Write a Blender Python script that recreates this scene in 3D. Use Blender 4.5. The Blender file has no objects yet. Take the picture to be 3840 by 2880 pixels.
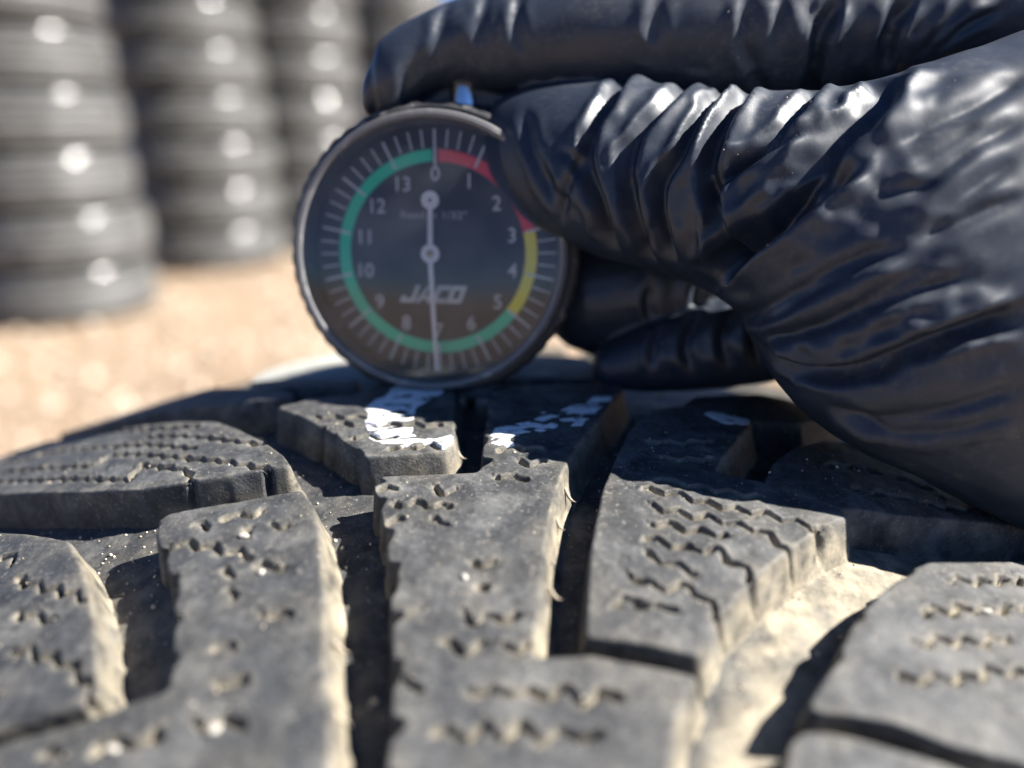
import bpy, bmesh, math, random
import numpy as np
from mathutils import Vector
from mathutils.geometry import delaunay_2d_cdt

# ------------------------------------------------------------------ measured data (mm)
# tread outlines are (across, along) on the tyre; hand and gauge points are mm from the lens
R_TYRE,PITCH_DEG,AXLE_Y,AXLE_Z,CAM_H=220.000,19.000,130.645,-267.081,487.081
BLOCKS={
 'C': [(-19.16,-30.41),(-18.58,-28.17),(-12.92,-27.65),(-4.95,-27.17),(-4.41,-25.84),(-4.33,-18.23),(-3.95,-6.34),(-3.97,5.41),(19.99,7.31),(17.47,-0.67),(12.72,-12.95),(9.48,-20.11),(8.82,-22.32),(7.26,-26.84),(5.62,-33.47),(4.45,-40.74),(3.83,-45.26),(3.2,-51.26),(2.64,-56.61),(2.17,-59.98),(4.25,-60.11),(8.34,-59.66),(13.7,-60.94),(19.3,-62.27),(16.49,-66.64),(14.86,-72.05),(14.19,-76.34),(-11.59,-76.34),(-11.77,-72.1),(-11.84,-68.2),(-12.29,-62.75),(-13.17,-56.47),(-14.36,-49.22),(-16,-40.51),(-17.99,-33.78)],
 'L2': [(-21.49,-22.77),(-14.82,-22.12),(-9.89,-20.89),(-8.74,-18.9),(-9.4,-9.57),(-9.82,-1.46),(-10.24,6.86),(-24.65,8.51),(-26.17,4.82),(-28.18,1.82),(-35.6,1.93),(-40.65,-0.86),(-36.54,-5.27),(-31.31,-10.77),(-26.35,-16.62),(-22.69,-20.91)],
 'L1': [(-104.32,-6.12),(-87.2,-9.2),(-66.81,-19.68),(-54.44,-24.63),(-47.75,-25.37),(-40.76,-25.21),(-34.42,-24.38),(-32.3,-23.95),(-34.28,-20.51),(-38.53,-15.34),(-43.53,-9.98),(-50.38,-2.79),(-58.38,2.24),(-67.58,7.78),(-82.31,15.93),(-98.09,28.14),(-105.15,28.42),(-110.16,16.99)],
 'L0': [(-101.57,39.68),(-78.9,23.63),(-51.47,7.32),(-49.35,6.82),(-42.32,4.28),(-38.87,4.13),(-40.31,7.45),(-50.39,16.39),(-71.4,41.41),(-87.41,45.18),(-99.86,45.45)],
 'L3': [(-48.2,-34.98),(-47.12,-33.03),(-37.73,-32.44),(-29.07,-30.78),(-26.87,-34.08),(-24.03,-41.8),(-21.71,-51.23),(-19.58,-61.92),(-17.99,-67.83),(-16.17,-76.6),(-55.26,-74.54),(-56.11,-68.38),(-49.5,-67.03),(-44.22,-65.99),(-40.06,-64.63),(-35.81,-63.25),(-36.52,-59.5),(-38.32,-53.97),(-39.92,-49.81),(-42.88,-44.05),(-46.26,-38.91)],
 'L4': [(-96.9,-18.17),(-82.9,-22.15),(-75.81,-26.67),(-68.27,-30.38),(-60.46,-34.99),(-55.86,-40.99),(-51.09,-48.24),(-47.65,-54.52),(-45.57,-59.13),(-43.74,-62.61),(-43.96,-63.88),(-49.17,-64.86),(-54.49,-66.03),(-61.73,-66.69)],
 'R1': [(8.13,-57.38),(8.74,-51.26),(9.53,-45.18),(10.63,-39.65),(12.36,-31.68),(15.04,-23.58),(18.39,-14.07),(22.52,-6.27),(27.34,-3.46),(34.76,-2.2),(40.28,-4.47),(38.8,-9.04),(33.82,-17.39),(30.36,-23.21),(29.23,-26.06),(35.76,-27.92),(41.89,-30.83),(45.46,-33.54),(45.41,-34.21),(40.57,-37.56),(34.73,-42.72),(28.51,-48.62),(23,-54.7),(20.15,-59.46),(19.63,-59.79),(14.07,-58.17)],
 'R2': [(35.51,-28.14),(38.85,-21.85),(43.56,-15.99),(51.01,-10.03),(63.35,-5.92),(72.64,-9.36),(82.5,-15.46),(94.94,-20.37),(88.36,-29.81),(76.76,-25.06),(62.65,-28.94),(53.83,-31.16),(47.32,-31.68),(45.2,-32.6),(40.6,-30.73)],
 'R3': [(29.94,-65.95),(30.92,-64.16),(32.97,-61.84),(35.54,-58.83),(38.21,-54.93),(39.75,-53),(44.52,-48.47),(50.37,-43.52),(53.58,-41.36),(61.19,-38.87),(70.65,-35.36),(91.15,-30.65),(60.59,-73.86),(51.03,-69.57),(44.23,-68.78),(37.83,-66.57),(32.89,-66.02)],
 'R4': [(25.03,-73.67),(27.07,-69.44),(28.67,-68.18),(30.98,-68.01),(34.83,-68.89),(42.49,-70.72),(48,-72.53),(46.01,-76.34),(23.6,-77.33)],
 'R0': [(27.89,-4.87),(31.77,1.73),(45.82,9.28),(56.81,10.33),(58.53,5.47),(48.59,-4.7),(36.87,-7.53)],
 'D': [(-48.05,13.69),(-40.26,11.13),(-28.37,7.93),(-28.5,10.96),(-42.14,18.38),(-53.24,24.41)],
 'F1': [(-63.31,47.8),(-59.49,46.23),(-50.51,50.53),(-38.82,57.21),(-22.64,53.21),(-19.11,27.19),(-33.54,30.3),(-48.82,43.83)],
 'F2': [(-2.2,8.56),(8.04,10),(15.34,10.38),(17.52,18.67),(14.94,30.58),(-0.59,32.75)],
}
SIPES={
 'L1': [[(-83.19,16.62),(-71.84,8.24),(-60.7,0.82),(-53.48,-3.17)], [(-90.57,11.38),(-83.95,7.36),(-77.72,3.68),(-72.14,0.41),(-66.01,-3.45),(-60.29,-6.9),(-55.26,-10.34),(-50.58,-13.39)], [(-63.67,-1.22),(-55.03,-6.36),(-48.1,-10.65),(-43.67,-13.58),(-38.81,-15.78)], [(-94.18,4.92),(-86.57,0.57),(-80.68,-2.91),(-74.6,-6.23),(-69.65,-9.54),(-67.47,-6.39),(-61.85,-9.62),(-56.94,-12.72),(-51.84,-15.73),(-47.04,-18.49),(-42.58,-20.77),(-34.74,-24.63),(-32.69,-27.77)], [(-95.34,0.91),(-84.55,-5.54),(-77.61,-9.43),(-70.47,-13.36),(-64.3,-16.85),(-58.71,-19.63),(-58.64,-14.92),(-52.29,-18.89),(-48.47,-21.51),(-46.06,-26.23)], [(-106.76,19.58),(-96.08,12.64),(-90.09,8.63)]],
 'L2': [[(-17.95,-19.52),(-16.42,-20.17),(-14.7,-19.39),(-12.73,-19.14),(-10.88,-19.57)], [(-27.92,-10.79),(-23.1,-11.87),(-16.43,-11.79),(-11.34,-12.72)], [(-32.57,-7.15),(-26.65,-8.6),(-21.06,-8.72)], [(-24.46,-15.92),(-21.62,-15.87),(-18.25,-16.8)]],
 'C': [[(-1.99,-20.64),(-0.55,-20.42),(0.89,-20.19),(2.5,-20.75),(4.28,-21.18)], [(-4.55,-24.5),(-3.16,-24.27)], [(1.03,-24.17),(2.77,-24.83),(4.86,-24.61)], [(-2.05,-27.94),(-0.52,-28.39),(0.66,-28.71),(1.85,-28.39)], [(-18.2,-31.31),(-15.9,-31.17)], [(-10.92,-31.23),(-9.53,-32.12),(-7.43,-31.56)], [(-15.49,-34.33),(-13.82,-34.88),(-12.08,-34.53),(-10.23,-35.52),(-8.32,-35.4)], [(-16.21,-38.55),(-14.24,-38.08)], [(-10.47,-38.16),(-9.17,-38.82),(-8.4,-38.71)], [(-5.31,-54.21),(-3.88,-55.53),(-1.99,-54.59),(0.49,-54.59)], [(-10.3,-54.14),(-13.08,-54.07)], [(-7.51,-58.21),(-5.07,-59.17),(-2.97,-58.69)], [(-0.85,-58.89),(1.8,-58.55)], [(-4.1,-63.67),(-2.31,-64.55),(-0.31,-63.93),(2.2,-64.55),(4.98,-63.93),(7.17,-65.05),(10.75,-64.2)], [(-7.51,-68.51),(-5.08,-68.88),(-2.71,-68.25),(-1.49,-69.01),(1.15,-68.28),(3.53,-69.26),(6.2,-68.51),(8.31,-69.21)], [(-11.5,-63.02),(-9.44,-63.25)], [(-4.53,-46.09),(-2.14,-46.54)]],
 'R1': [[(20.64,-28.44),(22.87,-29.47),(24.79,-30.2),(28.04,-30.97),(31.29,-31.63),(33.92,-31.98)], [(18.15,-31.19),(22.08,-31.92),(25.78,-33.62),(30.41,-35.14),(33.65,-35.4),(36.65,-36.49),(41.01,-37.83),(41.78,-39.41)], [(18.59,-34.94),(21.92,-36.45),(26.01,-37.13),(28.39,-38.03),(31.98,-39.1),(34.34,-41.98),(34.76,-44.21)], [(18.04,-38.55),(20.81,-39.06),(22.87,-39.92),(27.14,-40.62)], [(16.96,-41.55),(19.29,-42.52),(22.16,-43.59),(25.26,-43.47),(28.52,-47.52),(28.85,-49.89)], [(16.51,-44.65),(19.27,-46.24),(22.01,-47.44)], [(13.98,-48.03),(16.6,-50.05),(20.94,-50.03),(23.33,-53.65),(23.74,-55.57)], [(11.46,-52.49),(14.33,-52.02),(16.39,-53.36),(18.42,-52.93)], [(21.91,-22.89),(26.21,-23.1),(29.29,-22.28)], [(20.91,-17.7),(25.37,-18),(30.55,-16.72)]],
 'R2': [[(47.5,-19.63),(53,-18.07),(57.8,-18.51),(63.78,-20.06)], [(49.53,-25.99),(56.56,-25.01),(62.97,-25.08),(68.61,-23.7)]],
 'R3': [[(48.5,-50.65),(52.27,-49.87),(55.47,-48.81),(58.32,-48.54),(64.15,-46.4)], [(41.03,-61.29),(44.24,-60.77),(48.77,-60.17),(54.19,-58.19),(57.4,-58.14)], [(45.08,-56.1),(49.41,-54.77),(53.52,-54.63),(58.85,-52.53)], [(54.52,-44.12),(59.86,-43.04),(67.78,-40.2)]],
 'L3': [[(-38.23,-35.45),(-35.65,-35.72),(-33.4,-34.92)], [(-42.15,-36.55),(-39.77,-37.27)], [(-31.51,-38.03),(-29.01,-38.38)], [(-43.87,-40.05),(-40.65,-40.82),(-35.92,-42.76),(-32.28,-43.85)], [(-31.09,-45.79),(-29.31,-46.4),(-27.46,-46.09)], [(-34.98,-46.8),(-33.26,-47.18)], [(-28.46,-53.25),(-26.52,-53.75),(-24.96,-54.04)], [(-32.46,-57.91),(-30.28,-58.39)], [(-33.63,-50.14),(-32.23,-50.66)], [(-31.86,-66.85),(-29.31,-67.29),(-26.77,-66.94)], [(-41.21,-69.15),(-38.15,-68.71),(-35.35,-68.34)], [(-46.67,-69.28),(-44.48,-69.23)], [(-34.72,-38.87),(-33.51,-39.51)], [(-30.58,-62.17),(-27.94,-62.63)]],
 'L4': [[(-70.55,-34.15),(-67.49,-36.71)], [(-64.9,-41.26),(-61.13,-43.37),(-55.82,-45.98),(-51.57,-48.33)], [(-60.82,-48.48),(-58.12,-49.58),(-54.9,-50.52)], [(-57.49,-54.49),(-53.93,-56.18),(-49.96,-57.77),(-47.24,-59.58),(-43.81,-63.23)]],
}
HOLES=[('C',(-3.33,-50.31),1.00), ('L3',(-30.42,-45.86),1.00), ('L3',(-35.4,-68.21),1.10), ('L3',(-40.56,-69.08),1.00), ('L4',(-64.2,-41.49),0.90), ('L4',(-60.22,-48.62),0.90), ('L4',(-56.54,-55.28),0.90), ('L3',(-34.11,-38.63),0.70)]
PAINT={
 'L2': [[(-24.39,-6.19),(-23.68,-1.9),(-22.12,0.03),(-21.04,5.84),(-20.19,7.63),(-12.38,7.37),(-12.12,1.49),(-14.35,-2.56),(-16.1,-6.08),(-15.85,-8.34),(-18.88,-8.47),(-15.99,-9.62),(-15.88,-10.58),(-17.47,-11.8),(-15.62,-12.85),(-15.57,-14.16),(-15.33,-15.45),(-14.66,-16.44),(-12.16,-17.39),(-9.49,-16.07),(-8.66,-17.48),(-8.87,-21.1),(-10.04,-21.01),(-10.87,-19.7),(-12.04,-18.72),(-14.98,-18.5),(-15.75,-19.73),(-17.62,-19.31),(-19.75,-18.45),(-21.93,-16.3),(-22.47,-14.14),(-23.35,-12.31),(-23.73,-9.51),(-23.08,-8.1)]],
 'C': [[(-3.35,-16.59),(-2.66,-13.87),(0.17,-12.56),(2.68,-11.39),(4.94,-12.69),(6.52,-11.51),(7.41,-12.69),(6.4,-13.99),(2.63,-13.65),(1.3,-14.52),(3.16,-15.29),(1.47,-16.37),(-0.38,-17.36),(0.17,-19.75),(-1.82,-19.87),(-3.28,-19.32),(-3.4,-18.13),(-2.78,-17.14)], [(3.27,-10.64),(4.27,-9.46),(6.67,-8.18),(7.61,-9.15),(5,-11.08)], [(7.5,-7.43),(8.79,-5.83),(10.1,-4.24),(14.81,-3.73),(15.63,-3.63),(13.58,-7.99),(11,-8.3),(8.24,-8.4)], [(7.54,-10.33),(9.5,-10.02),(12.94,-8.52),(11.01,-13.04),(9.11,-13.04),(9.98,-11.42),(8.05,-11.51)], [(12.44,-2.97),(13.89,-0.54),(17.65,-0.35),(16.51,-3.1),(13,-3.5)], [(3.27,-14.86),(4.51,-14.21),(5.33,-14.86),(4.47,-15.4)], [(3.93,-7.62),(5.53,-7.32),(5.1,-8.06)]],
 'R1': [[(32.09,-6.06),(33.6,-5.15),(40.15,-7.38),(38.5,-9.46),(34.55,-10.02),(32.64,-8.34)]],
}
HAIRS=[('C',[(7.96,-28.65),(8.97,-30.46)]), ('C',[(6.29,-35.35),(7.05,-36.76)]), ('C',[(9.1,-22.47),(9.3,-23.61)]), ('L2',[(-8.15,-17.27),(-6.86,-18.47)]), ('C',[(4.94,-48.68),(6.08,-49.5)]), ('C',[(5.15,-42.53),(5.48,-43.35)]), ('L3',[(-19.31,-56.39),(-17.93,-57.26)]), ('L3',[(-17.91,-65.04),(-16.45,-66.03)])]
PEBBLES=[((-34.25,-40.23),1.25), ((-30.07,-47.12),0.90), ((-29.39,-67.95),1.50), ((57.53,-49),1.30), ((-39.2,-69.44),1.20), ((-5.58,-48.77),1.00)]
GAUGE_FOOT=(-14.36,137.90,-47.35)
HAND={
 'thumb': [(-0.97,147.53,-3.09,0.41,0.3,0.86,3.55,4),(-0.32,145.48,-4.45,0.42,0.3,0.86,8.35,6.5),(8.15,141.2,-7.65,0.43,0.29,0.85,12.75,9.5),(17.73,137.26,-9.87,0.33,0.31,0.89,14.6,11.5),(26.51,133.57,-11.39,0.2,0.32,0.93,14.72,12.5),(33.94,129.77,-13.2,0.14,0.32,0.94,15.48,13),(40.28,126.16,-14.47,0.29,0.31,0.91,17.44,14),(44.88,121.97,-17.42,0.32,0.31,0.9,21.64,15),(50.1,118.9,-18.67,0.32,0.31,0.9,25.84,16),(56.54,117.11,-19.26,0.31,0.31,0.9,29.47,17),(67.1,116.19,-20.39,0.21,0.32,0.92,33.44,18),(82.24,117.2,-22.06,0.18,0.32,0.93,39.71,20),(113.85,122.35,-25.55,0.07,0.32,0.94,47.99,22),(154.92,128.02,-27.49,0.04,0.33,0.94,50.95,22)],
 'index': [(-23.6,148.74,3.49,-0.07,0.32,0.94,4.06,4.5),(-22.59,149.14,4.65,0.03,0.33,0.95,6.39,6.3),(-19.44,149.52,5.76,0,0.33,0.95,7.15,7.2),(-15.51,150.47,8.52,-0.04,0.33,0.94,6.37,7.2),(-10.18,151.14,10.47,0,0.33,0.95,6.62,7.4),(-0.93,151.4,11.21,0,0.33,0.95,9.07,8.5),(12.96,151.69,12.07,0,0.33,0.95,11.18,10.5),(31.47,151.83,12.46,0,0.33,0.95,12.38,12),(49.99,152.05,13.12,0,0.33,0.95,12.61,13),(67.34,152.47,14.32,0.08,0.32,0.94,13.7,14),(85.86,153.6,17.6,0.08,0.32,0.94,15.32,15),(107.84,153.6,17.6,0.16,0.32,0.93,14.08,16),(142.55,152.47,14.32,0,0.33,0.95,15.04,17)],
 'palm': [(59.08,172.28,-15.7,11),(75.09,169.95,-10.18,17),(99.8,166.49,-7.92,24),(131.82,158.92,-11.49,28),(163.24,153.82,-14.01,28)],
 'middle': [(78.57,160.96,-23.98,16),(53.99,157.93,-26.66,15.5),(37.78,154.58,-30.23,14.5),(24.68,152.67,-32.71,13.5),(16.97,152.25,-33.93,12)],
 'folded': [(77.58,154.34,-37.07,13),(53.65,152.26,-40.03,11),(33.13,150.96,-40.76,9.5),(22.77,150.7,-41.49,8.5)],
 'behind': [(68.68,156.09,-7.43,11),(48.45,155.69,-5.51,8.5),(23.41,155.03,-1.28,6),(-3.39,154.68,0.79,5),(-13.56,154.76,1.02,4.5),(-16.95,154.83,1.2,4)],
 'ring': [(77.58,146.97,-27.76,12),(59.58,142.46,-34.71,10.5),(45.05,140.96,-39.06,9),(31.11,140.5,-41.95,7.6),(23.41,140.42,-43.71,6.2),(19.02,140.1,-44.63,4.6)],
}
FOLDS=[(1.50,1.15,[(20.84,142.36,3.25),(15.8,132.75,-1.49),(12.56,129.62,-5.79),(11.59,128.65,-7.93),(13.53,125.3,-13.54),(16.8,127.43,-22.2)]),
 (1.30,1.10,[(30.56,138.23,2.97),(23.58,128.75,-1.8),(19.36,127.13,-4.6),(17.73,124.6,-9.11),(18.94,122.59,-16.89),(22.86,125.71,-23.84)]),
 (1.40,1.00,[(35.43,135.1,1.44),(28.15,125.4,-2.79),(25.58,122.17,-6.84),(22.24,121.62,-9.95),(22.02,120.86,-14.49),(24.83,122.2,-22.8)]),
 (1.60,1.20,[(37.38,130.87,1.04),(31.67,123.23,-3.43),(29.13,120.5,-6.75),(28.66,117.68,-11.33),(30.09,115.46,-18),(31.46,116.63,-24.3)]),
 (1.30,1.10,[(46.24,126.69,1.01),(41.56,119.92,-2.34),(38.31,117.61,-4.92),(34.64,117.25,-7.23),(30.75,117.47,-9.61),(27.88,117.62,-12.71)]),
 (1.10,0.90,[(44.07,115.97,-3.55),(38.37,116.45,-5.69),(33.65,117.32,-7.57),(30.49,117.95,-9.3)]),
 (2.00,1.90,[(54.92,120.39,2.91),(50.55,115.38,-0.97),(47.39,113.32,-3.63),(42.95,111.83,-6.9),(38.7,110.57,-10.97),(35.59,110.93,-14.95),(32.42,113.58,-20.13),(30.9,119.83,-25.72)]),
 (2.20,1.70,[(45.45,108.79,-7.64),(41.25,108.45,-11.08),(35.73,109.87,-16.13),(32.75,113.29,-20.78),(31.94,117.33,-25.74)]),
 (0.80,1.10,[(48.63,104.29,-10.04),(47.21,104.4,-10.67),(46.34,105.46,-10.16)]),
 (0.90,0.80,[(7.74,131.52,-6.62),(11.06,129.25,-7.6),(7.76,129.12,-14.71),(7.89,130.31,-17.95)]),
 (0.70,0.80,[(9.64,128.02,-15.34),(6.59,129.8,-12.5),(5.1,132.92,-7.82)]),
 (0.80,0.90,[(2.83,139.19,-1.56),(4.32,132.84,-8.57),(7.8,129.29,-16.26)]),
 (1.00,1.00,[(34.99,117.36,-29.8),(35.96,107.9,-25.49),(38.3,104.93,-22.43),(40.8,102.95,-19.74),(44.83,101.52,-17.25),(47.7,100.85,-15.69)]),
 (1.00,1.00,[(35.17,113.09,-29.29),(36.45,107.17,-27.21),(38.36,104.58,-23.92),(41.59,102.04,-20.81),(45.14,100.73,-18.33),(48.85,100.01,-16.28)]),
 (1.10,1.10,[(35.92,110.46,-30.59),(38.64,103.68,-28.98),(42.62,100.28,-26.23),(46.6,98.56,-23.03),(51.99,97.88,-21.17),(56.26,97.56,-19.42)]),
 (1.70,1.20,[(36.34,110.26,-32.53),(37.88,106.89,-33.78),(41.04,102.71,-34.5),(44.6,99.27,-32.68),(48.46,97.61,-30.07),(52.49,96.71,-27.53),(57.77,96.19,-25.15),(62.75,96.19,-23.21)]),
 (0.80,1.60,[(38.82,111.21,-37.5),(39.67,105.78,-36.24),(43.6,100.88,-35.64),(48.97,97.81,-32.72),(54.77,96.09,-28.6)]),
 (1.00,1.50,[(42.57,103.95,-38.99),(47.86,100.76,-40.57),(52.68,98.18,-39.26),(58.57,95.96,-36.52),(64.15,94.95,-33.55)]),
 (0.90,1.20,[(45.35,101.82,-40.15),(51.53,100.21,-42.31),(56.38,97.44,-40.87),(61.36,95.82,-38.58),(64.79,94.95,-36.66)]),
 (0.70,1.30,[(53.28,103.49,-8.9),(49.87,103.58,-9.97),(47.86,104.77,-10.08)]),
 (0.60,1.80,[(59.79,107.78,-2.07),(53.97,106.1,-5.36),(49.62,105.83,-7.66)]),
 (0.60,1.60,[(62.95,104.05,-5.78),(58.11,102.29,-9.14),(50.98,100.53,-14.59)]),
 (0.70,1.40,[(66.91,112.2,3.24),(60.63,110.02,0.02),(53.13,108.84,-3.34),(48.76,108.75,-5.68)]),
 (0.60,1.20,[(64.97,107.34,-1.54),(60.03,105.97,-3.78),(54.36,104.41,-7.2),(49.75,102.94,-11.15)]),
 (0.60,1.10,[(63.11,101.36,-9.93),(59.43,100.68,-11.43),(54.23,100.14,-13.82),(50.05,100.12,-15.58)]),
 (0.70,1.10,[(37.08,106.1,-28.83),(40.36,101.92,-27.17),(44.04,99.81,-23.58),(47.56,98.76,-20.87),(52.35,98.52,-18.65)]),
 (1.50,1.10,[(51.34,139.71,16.01),(49.84,137.21,8.88),(50.57,140.72,3.17),(52.43,147.96,1.22)]),
 (1.30,1.00,[(62.67,138.5,15.87),(60.86,136.66,10.52),(61.61,139.66,4.03)]),
 (1.00,0.90,[(60.48,138.67,15.89),(59.19,137.05,12.21),(58.97,139.13,4.46)]),
 (1.10,0.90,[(71.46,137.55,15.76),(68.51,136.62,11.97),(65.57,137.95,6.36)]),
 (1.10,0.90,[(77.09,136.72,14.44),(71.67,136.55,11.76),(67.8,137.86,6.57)]),
 (0.90,0.90,[(42.93,140.59,16.11),(42.13,138,11.67),(42.28,137.74,7.42)]),
 (0.90,1.10,[(37.51,140.97,16.15),(36.55,138.08,10.63),(38.86,138.75,5.32),(43.76,145.85,1.2)]),
 (0.80,1.50,[(47.61,140.18,16.06),(47.73,138.29,13.37),(48.6,137.27,8.88)]),
 (0.60,1.00,[(-9.91,148.86,15.42),(-11.91,144.69,11.77),(-12.35,142.83,6.35)]),
 (0.60,1.00,[(-3.13,148.56,17.02),(-5.26,144.31,12.95),(-5.68,142.44,9.18)]),
 (0.70,1.00,[(1.77,146.6,16.8),(0.43,142.86,12.42),(1.74,141.45,7.5)]),
 (0.70,1.20,[(24.01,142.27,16.3),(22.57,140.51,13.78),(23,138.83,8.95)]),
 (0.60,1.20,[(-16.68,142.11,6.32),(-17.28,142.25,3.02),(-18.05,147.27,-0.78)]),
 (0.90,0.90,[(26.38,137.56,-36.65),(23.98,133.53,-39.15),(24.62,132.98,-43.82)]),
 (1.00,1.00,[(32.75,137.13,-34.85),(29.3,132.72,-38.43),(31.59,132.98,-43.82)]),
 (1.00,1.00,[(39.02,136.61,-33.28),(35.45,132.2,-36.87),(37.82,132.18,-43.07)]),
 (0.90,0.90,[(43.66,137.06,-31.96),(40.91,132.2,-36.87),(42.89,132.18,-43.07)]),
 (0.80,0.90,[(26.16,144.67,-28.3),(23.56,139.17,-31.98),(25.32,139.42,-37.4)]),
 (0.90,0.90,[(34.64,143.99,-27.19),(32.04,139.48,-31.08),(34.4,139.89,-36.04)])]
PLANE = CAM_H
MM = 0.001
rng = np.random.default_rng(7)
random.seed(7)

# ------------------------------------------------------------------ camera, sky, sun
sc = bpy.context.scene
COL = sc.collection
cam_d = bpy.data.cameras.new('camera'); cam = bpy.data.objects.new('camera', cam_d); COL.objects.link(cam)
cam.location = (0, 0, CAM_H*MM)
cam.rotation_euler = (math.radians(90-PITCH_DEG), 0, 0)
cam_d.sensor_width = 36; cam_d.lens = 36*3014/3840
cam_d.clip_start = 0.005; cam_d.clip_end = 1000
cam_d.dof.use_dof = True; cam_d.dof.focus_distance = 0.1155
cam_d.dof.aperture_fstop = cam_d.lens/4.4
sc.camera = cam
SUN_EL, SUN_AZ = math.radians(44), math.radians(2)      # azimuth from +X towards the viewer
sd = Vector((math.cos(SUN_EL)*math.cos(SUN_AZ), -math.cos(SUN_EL)*math.sin(SUN_AZ), math.sin(SUN_EL)))
w = bpy.data.worlds.new('World'); sc.world = w; w.use_nodes = True
nt = w.node_tree; bg = nt.nodes['Background']
sky = nt.nodes.new('ShaderNodeTexSky'); sky.sky_type = 'NISHITA'; sky.sun_disc = False
sky.sun_elevation = SUN_EL; sky.sun_rotation = math.atan2(sd.x, sd.y); sky.altitude = 300; sky.dust_density = 0.0; sky.air_density = 0.55; sky.ozone_density = 10.0
nt.links.new(sky.outputs[0], bg.inputs[0]); bg.inputs[1].default_value = 0.055
sl = bpy.data.lights.new('sun', 'SUN'); sl.energy = 5.0; sl.angle = math.radians(0.53); sl.color = (1, .96, .90)
so = bpy.data.objects.new('sun', sl); COL.objects.link(so); so.rotation_euler = sd.to_track_quat('Z', 'Y').to_euler(); so.location = (1, -.2, 2)
sc.view_settings.view_transform = 'Standard'; sc.view_settings.look = 'None'; sc.view_settings.exposure = 1.75; sc.view_settings.gamma = 1
sc.render.engine = 'CYCLES'
sc.cycles.use_denoising = True
sc.cycles.max_bounces = 8; sc.cycles.diffuse_bounces = 1; sc.cycles.transparent_max_bounces = 12
sc.cycles.sample_clamp_indirect = 6

# ------------------------------------------------------------------ helpers
def link(name, me, mat=None, parent=None):
    o = bpy.data.objects.new(name, me); COL.objects.link(o)
    if mat is not None and len(me.materials) == 0: me.materials.append(mat)
    if parent is not None: o.parent = parent
    return o
def empty(name, loc=(0, 0, 0)):
    o = bpy.data.objects.new(name, None); COL.objects.link(o); o.location = loc; o.empty_display_size = .02
    return o
def tag(o, label=None, cat=None, group=None, kind=None):
    if label: o['label'] = label
    if cat: o['category'] = cat
    if group: o['group'] = group
    if kind: o['kind'] = kind
    return o
def mesh(name, V, Fc, smooth=True):
    me = bpy.data.meshes.new(name)
    V = np.asarray(V, dtype=np.float64)
    me.from_pydata(V.tolist(), [], Fc.tolist() if isinstance(Fc, np.ndarray) else Fc)
    me.update()
    if smooth: me.polygons.foreach_set('use_smooth', np.ones(len(me.polygons), bool))
    return me
def attr(me, name, vals):
    a = me.attributes.new(name, 'FLOAT', 'POINT'); a.data.foreach_set('value', np.asarray(vals, np.float32))
def smoothstep(a, b, x):
    t = np.clip((x-a)/(b-a), 0, 1); return t*t*(3-2*t)
def _h(i, j, k):
    n = (i*374761393+j*668265263+k*2147483647 & 0xffffffff)
    n = ((n ^ (n >> 13))*1274126177) & 0xffffffff
    n = ((n ^ (n >> 15))*2246822519) & 0xffffffff
    return ((n ^ (n >> 16)) & 0xffff)/32767.5-1
def vnoise(p):
    p = np.asarray(p, float); i = np.floor(p).astype(np.int64); f = p-i; f = f*f*f*(f*(f*6-15)+10)
    r = 0
    for a in (0, 1):
        for b in (0, 1):
            for c in (0, 1):
                wgt = (f[:, 0] if a else 1-f[:, 0])*(f[:, 1] if b else 1-f[:, 1])*(f[:, 2] if c else 1-f[:, 2])
                r = r+wgt*_h(i[:, 0]+a, i[:, 1]+b, i[:, 2]+c)
    return r
def fbm(p, o=3):
    r = 0; a = 1.0; p = np.asarray(p, float)
    for k in range(o):
        r = r+a*vnoise(p*(2**k)+k*17.3); a *= .5
    return r
def n2(x, u, s, z=0.0, o=2): return fbm(np.stack([x/s, u/s, np.full_like(x, z)], 1), o)

# ------------------------------------------------------------------ materials
def new_mat(name):
    m = bpy.data.materials.new(name); m.use_nodes = True
    return m, m.node_tree, m.node_tree.nodes['Principled BSDF']
def N(nt, t, **k):
    n = nt.nodes.new(t)
    for a, b in k.items(): setattr(n, a, b)
    return n
def noise(nt, scale, detail=3, rough=.55, vec=None, dim='3D'):
    n = N(nt, 'ShaderNodeTexNoise'); n.inputs['Scale'].default_value = scale; n.inputs['Detail'].default_value = detail; n.inputs['Roughness'].default_value = rough
    if vec is None:
        g = nt.nodes.get('gpos') or N(nt, 'ShaderNodeNewGeometry', name='gpos'); vec = g.outputs['Position']
    nt.links.new(vec, n.inputs['Vector']); return n.outputs['Fac']
def ramp(nt, fac, a, b, c0=(0, 0, 0, 1), c1=(1, 1, 1, 1)):
    r = N(nt, 'ShaderNodeValToRGB'); r.color_ramp.elements[0].position = a; r.color_ramp.elements[1].position = b
    r.color_ramp.elements[0].color = c0; r.color_ramp.elements[1].color = c1
    nt.links.new(fac, r.inputs[0]); return r.outputs[0]
def mixc(nt, fac, a, b):
    m = N(nt, 'ShaderNodeMix', data_type='RGBA')
    for s, v in (('A', a), ('B', b)):
        i = [x for x in m.inputs if x.name == s and x.type == 'RGBA'][0]
        if hasattr(v, 'node'): nt.links.new(v, i)
        else: i.default_value = v
    f = m.inputs[0]
    if hasattr(fac, 'node'): nt.links.new(fac, f)
    else: f.default_value = fac
    return [x for x in m.outputs if x.type == 'RGBA'][0]
def math_(nt, op, a, b=None, clamp=False):
    m = N(nt, 'ShaderNodeMath', operation=op, use_clamp=clamp)
    for i, v in enumerate((a, b)):
        if v is None: continue
        if hasattr(v, 'node'): nt.links.new(v, m.inputs[i])
        else: m.inputs[i].default_value = v
    return m.outputs[0]
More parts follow.
